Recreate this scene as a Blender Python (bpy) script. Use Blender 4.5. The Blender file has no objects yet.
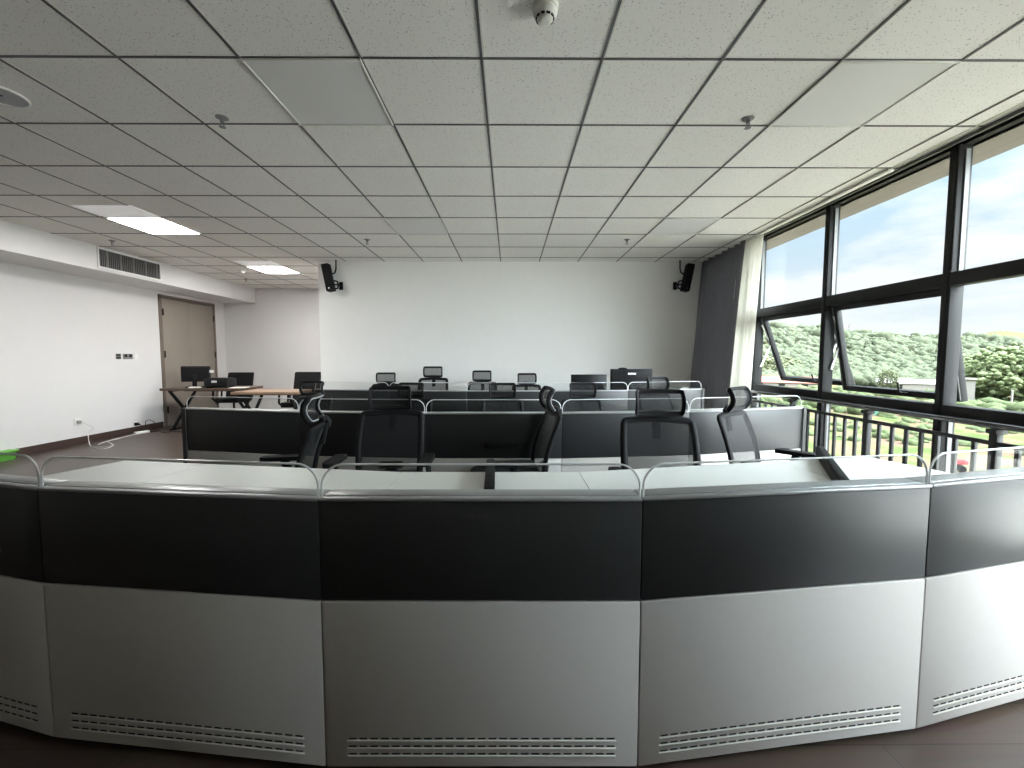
import bpy, bmesh, math, random
from mathutils import Vector, Matrix
from mathutils import noise as mnoise
random.seed(7)
R = math.radians
sc = bpy.context.scene
COL = sc.collection

# ------------------------------------------------------------------ camera
F = 422.0
CAM = Vector((0, 0, 1.25))
PITCH, YAW = math.atan(27 / F), math.atan(2.4 / F)
cd = bpy.data.cameras.new('camera'); cam = bpy.data.objects.new('camera', cd); COL.objects.link(cam)
cam.location = CAM; cam.rotation_euler = (math.pi / 2 - PITCH, 0, -YAW)
cd.sensor_width = 36; cd.lens = F / 1024 * 36; cd.clip_start = 0.02; cd.clip_end = 3000
sc.camera = cam
ROT = cam.rotation_euler.to_matrix()
def ray(x, y): return ROT @ Vector(((x - 512) / F, (384 - y) / F, -1))
def PZ(x, y, z):
    d = ray(x, y); return CAM + d * ((z - CAM.z) / d.z)
def PX(x, y, X):
    d = ray(x, y); return CAM + d * (X / d.x)
def PY(x, y, Y):
    d = ray(x, y); return CAM + d * (Y / d.y)

# ------------------------------------------------------------------ materials
def nodes(m):
    m.use_nodes = True
    nt = m.node_tree
    return nt, nt.nodes, nt.links
def mat(name, col, rough=0.5, metal=0.0, spec=0.5, vary=0.0, vscale=8.0, bump=0.0, bscale=200.0, col2=None):
    m = bpy.data.materials.new(name); nt, N, L = nodes(m)
    b = N['Principled BSDF']
    b.inputs['Roughness'].default_value = rough; b.inputs['Metallic'].default_value = metal
    b.inputs['Specular IOR Level'].default_value = spec
    c = (*col, 1)
    tc = N.new('ShaderNodeTexCoord')
    nz = N.new('ShaderNodeTexNoise'); nz.inputs['Scale'].default_value = vscale; nz.inputs['Detail'].default_value = 4
    L.new(tc.outputs['Object'], nz.inputs['Vector'])
    mx = N.new('ShaderNodeMix'); mx.data_type = 'RGBA'
    k = vary
    mx.inputs[6].default_value = tuple(v * (1 - k) for v in col) + (1,)
    c2 = col2 or col
    mx.inputs[7].default_value = tuple(min(1, v * (1 + k)) for v in c2) + (1,)
    L.new(nz.outputs['Fac'], mx.inputs[0]); L.new(mx.outputs[2], b.inputs['Base Color'])
    if bump:
        n2 = N.new('ShaderNodeTexNoise'); n2.inputs['Scale'].default_value = bscale
        L.new(tc.outputs['Object'], n2.inputs['Vector'])
        bp = N.new('ShaderNodeBump'); bp.inputs['Strength'].default_value = bump; bp.inputs['Distance'].default_value = 0.002
        L.new(n2.outputs['Fac'], bp.inputs['Height']); L.new(bp.outputs['Normal'], b.inputs['Normal'])
    return m
def see_through(name, col, alpha, rough=0.6):
    """woven fabric: part of the light passes between the threads"""
    m = bpy.data.materials.new(name); nt, N, L = nodes(m)
    b = N['Principled BSDF']; b.inputs['Base Color'].default_value = (*col, 1); b.inputs['Roughness'].default_value = rough; b.inputs['Specular IOR Level'].default_value = .15; b.inputs['Sheen Weight'].default_value = .12
    t = N.new('ShaderNodeBsdfTransparent'); mx = N.new('ShaderNodeMixShader')
    w = N.new('ShaderNodeTexWave'); w.inputs['Scale'].default_value = 140
    tc = N.new('ShaderNodeTexCoord'); L.new(tc.outputs['Object'], w.inputs['Vector'])
    mr = N.new('ShaderNodeMapRange'); mr.inputs[3].default_value = alpha - 0.06; mr.inputs[4].default_value = alpha + 0.06
    L.new(w.outputs['Fac'], mr.inputs[0]); L.new(mr.outputs[0], mx.inputs[0])
    L.new(t.outputs[0], mx.inputs[1]); L.new(b.outputs[0], mx.inputs[2])
    L.new(mx.outputs[0], N['Material Output'].inputs['Surface'])
    return m
def glass(name, tint=(0.95, 0.97, 0.96), refl=0.06, rough=0.0):
    m = bpy.data.materials.new(name); nt, N, L = nodes(m)
    N.remove(N['Principled BSDF'])
    t = N.new('ShaderNodeBsdfTransparent'); t.inputs[0].default_value = (*tint, 1)
    g = N.new('ShaderNodeBsdfGlossy'); g.inputs['Roughness'].default_value = rough
    lw = N.new('ShaderNodeLayerWeight'); lw.inputs['Blend'].default_value = .5
    pw = N.new('ShaderNodeMath'); pw.operation = 'POWER'; pw.inputs[1].default_value = 5; L.new(lw.outputs['Facing'], pw.inputs[0])
    ml = N.new('ShaderNodeMath'); ml.operation = 'MULTIPLY_ADD'; ml.inputs[1].default_value = .35; ml.inputs[2].default_value = refl / 2
    L.new(pw.outputs[0], ml.inputs[0])
    mx = N.new('ShaderNodeMixShader'); L.new(ml.outputs[0], mx.inputs[0])
    L.new(t.outputs[0], mx.inputs[1]); L.new(g.outputs[0], mx.inputs[2])
    L.new(mx.outputs[0], N['Material Output'].inputs['Surface'])
    return m
def emit(name, col, s):
    m = bpy.data.materials.new(name); nt, N, L = nodes(m)
    b = N['Principled BSDF']; b.inputs['Base Color'].default_value = (.9, .9, .9, 1)
    b.inputs['Emission Color'].default_value = (*col, 1); b.inputs['Emission Strength'].default_value = s
    return m

M = {}
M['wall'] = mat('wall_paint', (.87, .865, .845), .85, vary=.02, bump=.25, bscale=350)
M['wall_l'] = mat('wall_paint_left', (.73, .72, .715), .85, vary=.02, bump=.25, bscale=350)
M['black_panel'] = mat('black_laminate', (.022, .023, .024), .42, vary=.1, vscale=60, spec=.45)
M['grey_panel'] = mat('grey_laminate', (.53, .51, .485), .5, spec=.2, vary=.03, vscale=40, bump=.15, bscale=600)
M['alu'] = mat('grey_painted_aluminium', (.34, .345, .355), .34, metal=.35, vary=.03)
M['gapdark'] = mat('dark_gap', (.012, .012, .013), .8)
M['worktop'] = mat('white_worktop', (.79, .79, .765), .42, vary=.015, vscale=20)
M['plinth'] = mat('dark_plinth', (.03, .03, .03), .6)
M['glass_desk'] = glass('desk_glass', (.975, .985, .98), .012)
M['glass_edge'] = mat('glass_edge_trim', (.82, .83, .84), .3, spec=.6)
M['glass_win'] = glass('window_glass', (.96, .975, .97), .035)
M['frame'] = mat('dark_window_aluminium', (.016, .016, .016), .6, vary=.06, spec=.15)
M['frame_edge'] = mat('grey_gasket', (.13, .135, .13), .5)
M['rail'] = mat('black_railing_paint', (.012, .012, .012), .5, spec=.3)
M['handrail'] = mat('glossy_black_handrail', (.02, .02, .02), .22, spec=.7)
M['steel'] = mat('bright_steel', (.7, .7, .7), .25, metal=.9)
M['plastic'] = mat('black_plastic', (.008, .008, .009), .65, spec=.2)
M['mesh'] = see_through('black_mesh_fabric', (.012, .012, .0125), .70)
M['cushion'] = mat('black_seat_fabric', (.018, .018, .02), .9, bump=.4, bscale=500)
M['leather'] = mat('black_leather', (.008, .008, .009), .6, spec=.15, bump=.2, bscale=250)
M['greyplastic'] = mat('grey_plastic_trim', (.33, .33, .34), .4)
M['screen_back'] = mat('black_monitor_shell', (.009, .009, .010), .5, spec=.2, vary=.1)
M['white'] = mat('white_plastic', (.82, .82, .8), .45)
M['cream'] = mat('cream_plastic', (.66, .65, .6), .5)
M['paper'] = mat('white_paper', (.86, .86, .84), .8)
M['darkwood'] = mat('brown_table_wood', (.085, .052, .035), .45, vary=.25, vscale=14)
M['lightwood'] = mat('light_table_wood', (.25, .165, .11), .5, vary=.15, vscale=18)
M['door'] = mat('taupe_door_laminate', (.27, .235, .2), .5, vary=.06, vscale=10)
M['doorframe'] = mat('brown_door_frame', (.16, .125, .1), .45, vary=.08)
M['skirt'] = mat('dark_brown_skirting', (.05, .03, .024), .45)
M['drape'] = mat('slate_curtain_fabric', (.15, .15, .168), .95, vary=.08, vscale=5, bump=.3, bscale=400)
M['grille'] = mat('grey_grille_metal', (.2, .2, .2), .5)
M['grille_grey'] = mat('grey_speaker_grille', (.36, .36, .36), .6)
M['green'] = mat('green_plastic', (.12, .42, .05), .5, vary=.1)
M['eave'] = mat('beige_eave_paint', (.21, .185, .16), .8)
M['tbar'] = mat('ceiling_grid_metal', (.07, .07, .07), .5)
M['panel_off'] = mat('unlit_diffuser', (.70, .69, .67), .5)
M['lamp'] = emit('lit_diffuser', (1, .98, .96), 46.0)
M['strip_dim'] = emit('faint_emissive_strip', (1, .98, .95), .16)
M['cable_w'] = mat('white_cable', (.7, .69, .67), .5)
M['cable_b'] = mat('black_cable', (.015, .015, .016), .5)
M['brick'] = mat('red_brick_wall', (.20, .085, .06), .9, vary=.15, vscale=3)
M['whiteroof'] = mat('white_sheet_roof', (.40, .40, .39), .6)
M['concrete'] = mat('pale_concrete', (.24, .225, .205), .9, vary=.1)
M['bounce'] = mat('pale_bounce_surface', (.84, .79, .72), .9, vary=.06, vscale=1.0)  # surface of the added slab that bounces light indoors
M['red'] = mat('red_paint', (.5, .04, .05), .5)
M['greennet'] = mat('green_mesh_fence', (.12, .3, .22), .7)
M['bark'] = mat('grey_bark', (.16, .13, .1), .9)
# curtain sheer
def sheer():
    m = bpy.data.materials.new('white_sheer_fabric'); nt, N, L = nodes(m)
    N.remove(N['Principled BSDF'])
    d = N.new('ShaderNodeBsdfDiffuse'); d.inputs[0].default_value = (.86, .85, .8, 1)
    t = N.new('ShaderNodeBsdfTranslucent'); t.inputs[0].default_value = (.86, .85, .8, 1)
    mx = N.new('ShaderNodeMixShader'); mx.inputs[0].default_value = .45
    L.new(d.outputs[0], mx.inputs[1]); L.new(t.outputs[0], mx.inputs[2]); L.new(mx.outputs[0], N['Material Output'].inputs['Surface'])
    return m
M['sheer'] = sheer()
# perforated ceiling tile
def ceil_mat():
    m = bpy.data.materials.new('mineral_ceiling_tile'); nt, N, L = nodes(m); b = N['Principled BSDF']
    tc = N.new('ShaderNodeTexCoord')
    v = N.new('ShaderNodeTexVoronoi'); v.inputs['Scale'].default_value = 68; L.new(tc.outputs['Object'], v.inputs['Vector'])
    n = N.new('ShaderNodeTexNoise'); n.inputs['Scale'].default_value = 40; L.new(tc.outputs['Object'], n.inputs['Vector'])
    th = N.new('ShaderNodeMapRange'); th.inputs[1].default_value = .35; th.inputs[2].default_value = .7; th.inputs[3].default_value = .12; th.inputs[4].default_value = .24
    L.new(n.outputs['Fac'], th.inputs[0])
    lt = N.new('ShaderNodeMath'); lt.operation = 'LESS_THAN'; L.new(v.outputs['Distance'], lt.inputs[0]); L.new(th.outputs[0], lt.inputs[1])
    mx = N.new('ShaderNodeMix'); mx.data_type = 'RGBA'; mx.inputs[6].default_value = (.84, .82, .775, 1); mx.inputs[7].default_value = (.40, .39, .37, 1)
    L.new(lt.outputs[0], mx.inputs[0]); L.new(mx.outputs[2], b.inputs['Base Color']); b.inputs['Roughness'].default_value = .9
    return m
M['ceil'] = ceil_mat()
def floor_mat():
    m = bpy.data.materials.new('dark_wood_floor'); nt, N, L = nodes(m); b = N['Principled BSDF']
    tc = N.new('ShaderNodeTexCoord')
    br = N.new('ShaderNodeTexBrick'); br.inputs['Scale'].default_value = 1; br.inputs['Brick Width'].default_value = 1.2; br.inputs['Row Height'].default_value = .16
    br.inputs['Mortar Size'].default_value = .002; br.inputs['Color1'].default_value = (.085, .058, .046, 1); br.inputs['Color2'].default_value = (.065, .044, .036, 1); br.inputs['Mortar'].default_value = (.02, .014, .012, 1)
    L.new(tc.outputs['Object'], br.inputs['Vector'])
    n = N.new('ShaderNodeTexNoise'); n.inputs['Scale'].default_value = 3; n.inputs['Detail'].default_value = 8
    mp = N.new('ShaderNodeMapping'); mp.inputs['Scale'].default_value = (1, 14, 1); L.new(tc.outputs['Object'], mp.inputs[0]); L.new(mp.outputs[0], n.inputs['Vector'])
    mx = N.new('ShaderNodeMix'); mx.data_type = 'RGBA'; mx.blend_type = 'MULTIPLY'; mx.inputs[0].default_value = .5
    L.new(br.outputs['Color'], mx.inputs[6]); L.new(n.outputs['Color'], mx.inputs[7]); L.new(mx.outputs[2], b.inputs['Base Color'])
    b.inputs['Roughness'].default_value = .38
    return m
M['floor'] = floor_mat()
def foliage(name, c1, c2, scale=1.2):
    m = bpy.data.materials.new(name); nt, N, L = nodes(m); b = N['Principled BSDF']
    tc = N.new('ShaderNodeTexCoord'); n = N.new('ShaderNodeTexNoise'); n.inputs['Scale'].default_value = scale; n.inputs['Detail'].default_value = 6; n.inputs['Roughness'].default_value = .75
    L.new(tc.outputs['Object'], n.inputs['Vector'])
    r = N.new('ShaderNodeValToRGB'); r.color_ramp.elements[0].position = .35; r.color_ramp.elements[0].color = (*c1, 1); r.color_ramp.elements[1].position = .65; r.color_ramp.elements[1].color = (*c2, 1)
    L.new(n.outputs['Fac'], r.inputs[0]); L.new(r.outputs[0], b.inputs['Base Color']); b.inputs['Roughness'].default_value = .9; b.inputs['Specular IOR Level'].default_value = .1
    bp = N.new('ShaderNodeBump'); bp.inputs['Strength'].default_value = .6; bp.inputs['Distance'].default_value = .4
    L.new(n.outputs['Fac'], bp.inputs['Height']); L.new(bp.outputs['Normal'], b.inputs['Normal'])
    return m
M['forest'] = foliage('hill_foliage', (.040, .049, .030), (.084, .094, .060), .9)
M['leaf'] = foliage('tree_foliage', (.115, .15, .07), (.20, .235, .125), 2.2)
M['leaf2'] = foliage('pale_tree_foliage', (.075, .095, .05), (.16, .17, .10), 2.2)
M['scrub'] = foliage('field_scrub', (.045, .065, .028), (.085, .10, .05), 1.6)
def ground_mat():
    m = bpy.data.materials.new('field_soil_and_grass'); nt, N, L = nodes(m); b = N['Principled BSDF']
    tc = N.new('ShaderNodeTexCoord'); n = N.new('ShaderNodeTexNoise'); n.inputs['Scale'].default_value = .42; n.inputs['Detail'].default_value = 9; n.inputs['Roughness'].default_value = .65
    L.new(tc.outputs['Object'], n.inputs['Vector'])
    r = N.new('ShaderNodeValToRGB'); e = r.color_ramp.elements
    e[0].position = .40; e[0].color = (.10, .066, .05, 1); e[1].position = .60; e[1].color = (.05, .066, .026, 1)
    k = e.new(.49); k.color = (.092, .072, .048, 1); k = e.new(.53); k.color = (.07, .08, .034, 1)
    L.new(n.outputs['Fac'], r.inputs[0]); L.new(r.outputs[0], b.inputs['Base Color']); b.inputs['Roughness'].default_value = 1; b.inputs['Specular IOR Level'].default_value = 0
    return m
M['ground'] = ground_mat()

# ------------------------------------------------------------------ mesh helpers
def T(*v): return Matrix.Translation(Vector(v))
class MB:
    def __init__(s): s.bm = bmesh.new(); s.mi = 0
    def _tag(s, n0, mi):
        s.bm.faces.ensure_lookup_table()
        for f in s.bm.faces[n0:]: f.material_index = mi
    def box(s, c, size, rot=None, bevel=0.0, mi=0, seg=2):
        b = bmesh.new(); bmesh.ops.create_cube(b, size=1)
        bmesh.ops.scale(b, vec=Vector(size), verts=b.verts)
        if bevel: bmesh.ops.bevel(b, geom=b.edges[:], offset=bevel, segments=seg, affect='EDGES', profile=.5)
        m = T(*c) @ (rot.to_4x4() if rot is not None else Matrix.Identity(4))
        bmesh.ops.transform(b, matrix=m, verts=b.verts); s._merge(b, mi, False); return s
    def _merge(s, b, mi=0, sm=True):
        vm = {}
        for v in b.verts: vm[v] = s.bm.verts.new(v.co)
        for f in b.faces:
            try:
                nf = s.bm.faces.new([vm[v] for v in f.verts]); nf.material_index = mi; nf.smooth = sm
            except ValueError: pass
        b.free()
    def prism(s, poly, z0, z1, mi=0, bevel=0.0):
        """poly: list of (x,y) counter-clockwise or not; extruded z0..z1"""
        b = bmesh.new()
        lo = [b.verts.new((p[0], p[1], z0)) for p in poly]; hi = [b.verts.new((p[0], p[1], z1)) for p in poly]
        n = len(poly)
        b.faces.new(lo[::-1]); b.faces.new(hi)
        for i in range(n): b.faces.new((lo[i], lo[(i + 1) % n], hi[(i + 1) % n], hi[i]))
        bmesh.ops.recalc_face_normals(b, faces=b.faces)
        if bevel: bmesh.ops.bevel(b, geom=b.edges[:], offset=bevel, segments=2, affect='EDGES', profile=.5)
        s._merge(b, mi, False); return s
    def plate(s, outline, fn, t, mi=0):
        """outline: list of 2-D points in a plane, fn(u,v,w) -> 3-D; thickness t along w"""
        b = bmesh.new(); n = len(outline)
        A = [b.verts.new(fn(u, v, -t / 2)) for u, v in outline]; B = [b.verts.new(fn(u, v, t / 2)) for u, v in outline]
        b.faces.new(A); b.faces.new(B[::-1])
        for i in range(n): b.faces.new((A[i], B[i], B[(i + 1) % n], A[(i + 1) % n]))
        bmesh.ops.recalc_face_normals(b, faces=b.faces); s._merge(b, mi, False); return s
    def tube(s, pts, r, seg=8, closed=False, mi=0, flat=None, up=None):
        pts = [Vector(p) for p in pts]; n = len(pts); b = bmesh.new(); rings = []
        prev = None
        for i, p in enumerate(pts):
            if closed: t = (pts[(i + 1) % n] - pts[i - 1])
            else: t = pts[min(i + 1, n - 1)] - pts[max(i - 1, 0)]
            t.normalize()
            if up is not None: a = Vector(up).cross(t)
            elif prev is None: a = (Vector((0, 0, 1)) if abs(t.z) < .9 else Vector((1, 0, 0))).cross(t)
            else: a = prev - t * prev.dot(t)
            if a.length < 1e-6: a = Vector((1, 0, 0)).cross(t)
            a.normalize(); prev = a; c = t.cross(a)
            rr = r[i] if isinstance(r, (list, tuple)) else r
            ra, rc = (rr, rr) if flat is None else (rr * flat[0], rr * flat[1])
            rings.append([b.verts.new(p + a * ra * math.cos(2 * math.pi * k / seg) + c * rc * math.sin(2 * math.pi * k / seg)) for k in range(seg)])
        for i in range(n if closed else n - 1):
            A, B = rings[i], rings[(i + 1) % n]
            for k in range(seg): b.faces.new((A[k], A[(k + 1) % seg], B[(k + 1) % seg], B[k]))
        if not closed: b.faces.new(rings[0][::-1]); b.faces.new(rings[-1])
        bmesh.ops.recalc_face_normals(b, faces=b.faces); s._merge(b, mi); return s
    def lathe(s, prof, c=(0, 0, 0), seg=24, mi=0, rot=None):
        b = bmesh.new(); rings = []
        for r_, z in prof:
            rings.append([b.verts.new((r_ * math.cos(2 * math.pi * k / seg), r_ * math.sin(2 * math.pi * k / seg), z)) for k in range(seg)])
        for A, B in zip(rings, rings[1:]):
            for k in range(seg): b.faces.new((A[k], A[(k + 1) % seg], B[(k + 1) % seg], B[k]))
        b.faces.new(rings[0][::-1]); b.faces.new(rings[-1])
        bmesh.ops.recalc_face_normals(b, faces=b.faces)
        m = T(*c) @ (rot.to_4x4() if rot is not None else Matrix.Identity(4))
        bmesh.ops.transform(b, matrix=m, verts=b.verts); s._merge(b, mi); return s
    def grid(s, fn, nu, nv, mi=0):
        b = bmesh.new(); V = [[b.verts.new(fn(i / nu, j / nv)) for j in range(nv + 1)] for i in range(nu + 1)]
        for i in range(nu):
            for j in range(nv): b.faces.new((V[i][j], V[i + 1][j], V[i + 1][j + 1], V[i][j + 1]))
        s._merge(b, mi); return s
    def blob(s, c, r, sub=2, rough=.25, sq=1.0, mi=0, freq=1.5):
        b = bmesh.new(); bmesh.ops.create_icosphere(b, subdivisions=sub, radius=1)
        off = Vector((random.uniform(-50, 50), random.uniform(-50, 50), random.uniform(-50, 50)))
        for v in b.verts:
            k = 1 + rough * mnoise.noise(v.co * freq + off) * 2
            v.co = Vector(c) + Vector((v.co.x * r * k, v.co.y * r * k, v.co.z * r * k * sq))
        s._merge(b, mi); return s
    def build(s, name, mats, parent=None, loc=(0, 0, 0), smooth=35):
        me = bpy.data.meshes.new(name); s.bm.normal_update(); s.bm.to_mesh(me); s.bm.free()
        for m in (mats if isinstance(mats, (list, tuple)) else [mats]): me.materials.append(m)
        if smooth:
            me.set_sharp_from_angle(angle=R(max(smooth, 50)))
        o = bpy.data.objects.new(name, me); COL.objects.link(o); o.location = loc
        if parent: o.parent = parent
        return o
def tag(o, label=None, cat=None, group=None, kind=None):
    if label: o['label'] = label
    if cat: o['category'] = cat
    if group: o['group'] = group
    if kind: o['kind'] = kind
    return o
def empty(name, loc=(0, 0, 0), rz=0):
    o = bpy.data.objects.new(name, None); o.empty_display_size = .1; COL.objects.link(o)
    o.location = loc; o.rotation_euler = (0, 0, rz); return o
def copy_tree(o, parent=None):
    c = o.copy(); COL.objects.link(c)
    if parent: c.parent = parent
    for ch in list(o.children): copy_tree(ch, c)
    return c
def rrect(w, h, r, n=5):
    """rounded rectangle outline centred on 0"""
    pts = []
    for cx, cy, a0 in ((w / 2 - r, h / 2 - r, 0), (-w / 2 + r, h / 2 - r, 90), (-w / 2 + r, -h / 2 + r, 180), (w / 2 - r, -h / 2 + r, 270)):
        for k in range(n + 1):
            a = R(a0 + 90 * k / n); pts.append((cx + r * math.cos(a), cy + r * math.sin(a)))
    return pts
def struct(o, label, cat): return tag(o, label, cat, kind='structure')

# ------------------------------------------------------------------ room shell
H = CAM.z + 1.482          # ceiling height
YB, YR, YREAR = 6.66, 9.27, -2.0
XL, XS, XC, XW = -6.2, -5.5, -2.97, 3.15
o = MB().box(((XL + 3.3) / 2, (YREAR + YR) / 2, -.06), (3.3 - XL + .4, YR - YREAR + .4, .12)).build('floor', M['floor'], smooth=0)
struct(o, 'dark brown wooden plank floor of the office', 'floor')
o = MB().box(((XL + 3.07) / 2, (YREAR + YR) / 2, H + .04), (3.07 - XL, YR - YREAR, .08)).build('ceiling', M['ceil'], smooth=0)
struct(o, 'suspended ceiling of speckled mineral fibre tiles', 'ceiling')
g = MB()
GX0, GY0 = -.139, 2.196
for k in range(-10, 6):
    x = GX0 + .6 * k
    if XS < x < 3.0:
        g.box((x, (YREAR + YR) / 2, H - .002), (.013, YR - YREAR, .004)); g.box((x + .011, (YREAR + YR) / 2, H - .001), (.006, YR - YREAR, .002), mi=1)
for k in range(-9, 13):
    y = GY0 + .6 * k
    if YREAR < y < YR - .05: g.box(((XS + 3.07) / 2, y, H - .002), (3.07 - XS, .013, .0036))
g.box((3.062, (YREAR + YB) / 2, H - .012), (.018, YB - YREAR, .024)); g.box((3.0, (YREAR + YB) / 2, H - .002), (.012, YB - YREAR, .004), mi=1)
o = g.build('trim_1', [M['tbar'], M['cream']], smooth=0); struct(o, 'dark metal grid bars between the ceiling tiles', 'ceiling grid')
o = MB().box(((XC + 3.3) / 2, YB + .1, H / 2), (3.3 - XC, .2, H)).build('wall_back', M['wall'], smooth=0); struct(o, 'wide plain off-white back wall behind the desks', 'wall')
o = MB().box((XC + .1, (YB + .2 + YR) / 2, H / 2), (.2, YR - YB - .2, H)).build('wall_return', M['wall'], smooth=0); struct(o, 'white side wall of the recess behind the back wall corner', 'wall')
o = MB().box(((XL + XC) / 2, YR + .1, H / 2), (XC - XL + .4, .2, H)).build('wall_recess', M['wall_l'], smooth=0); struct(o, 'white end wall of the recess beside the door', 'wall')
DY0, DY1, DH = 7.55, 8.97, 2.36
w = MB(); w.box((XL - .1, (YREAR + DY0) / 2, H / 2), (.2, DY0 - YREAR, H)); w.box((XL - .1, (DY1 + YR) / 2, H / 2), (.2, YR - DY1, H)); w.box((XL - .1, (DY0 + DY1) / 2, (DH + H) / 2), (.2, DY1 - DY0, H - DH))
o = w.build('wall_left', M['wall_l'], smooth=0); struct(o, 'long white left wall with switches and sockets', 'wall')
o = MB().box(((XL + 3.3) / 2, YREAR - .1, H / 2), (3.3 - XL + .4, .2, H)).build('wall_rear', M['wall'], smooth=0); struct(o, 'plain white wall behind the viewer', 'wall')
ZS = CAM.z + .209 * 5.55
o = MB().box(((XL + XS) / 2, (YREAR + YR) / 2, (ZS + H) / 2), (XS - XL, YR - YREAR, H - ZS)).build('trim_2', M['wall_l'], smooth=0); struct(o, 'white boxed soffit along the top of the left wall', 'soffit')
o = MB().box((XL + .008, (YREAR + DY0 - .02) / 2, .05), (.016, DY0 - .04 - YREAR, .10)).build('baseboard_left', M['skirt'], smooth=0); struct(o, 'dark brown skirting along the left wall', 'baseboard')
o = MB().box(((XL + XC) / 2, YR - .008, .05), (XC - XL, .016, .10)).build('baseboard_recess', M['skirt'], smooth=0); struct(o, 'dark brown skirting of the recess end wall', 'baseboard')
o = MB().box(((XC + 3.05) / 2, YB - .008, .05), (3.05 - XC, .016, .10)).build('baseboard_back', M['skirt'], smooth=0); struct(o, 'dark brown skirting along the back wall', 'baseboard')
# floor slab edge and eave outside the window wall
o = MB().box((3.33, (YREAR + YB) / 2, H + .10), (.52, YB - YREAR + 1, .2)).box((3.175, (YREAR + YB) / 2, H + .03), (.21, YB - YREAR, .06)).build('trim_3', M['eave'], smooth=0); struct(o, 'beige outside eave above the window glass', 'eave')

# door
d = empty('door_1', (XL, (DY0 + DY1) / 2, 0)); struct(d, 'tall taupe double door in the left wall', 'door')
f = MB(); yc = 0; hw = (DY1 - DY0) / 2
f.box((-.03, -hw + .03, DH / 2), (.10, .06, DH), bevel=.004); f.box((-.03, hw - .03, DH / 2), (.10, .06, DH), bevel=.004); f.box((-.03, 0, DH - .03), (.10, 2 * hw, .06), bevel=.004)
f.build('door_frame', M['doorframe'], d)
for sgn in (-1, 1):
    lf = MB().box((-.01, sgn * (hw - .06) / 2, (DH - .06) / 2), (.045, hw - .063, DH - .07), bevel=.003).build('door_leaf', M['door'], d)
    hm = MB()
    for z in (.3, 1.3, 2.05): hm.lathe([(.012, -.06), (.012, .06)], (.03, sgn * (hw - .064), z), 10)
    hm.build('hinge', M['frame'], lf)
    MB().box((.03, sgn * .06, 1.0), (.03, .04, .16), bevel=.004).tube([(.03, sgn * .06, 1.03), (.07, sgn * .06, 1.03), (.07, sgn * .17, 1.03)], .009).build('door_handle', M['steel'], lf)

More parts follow.
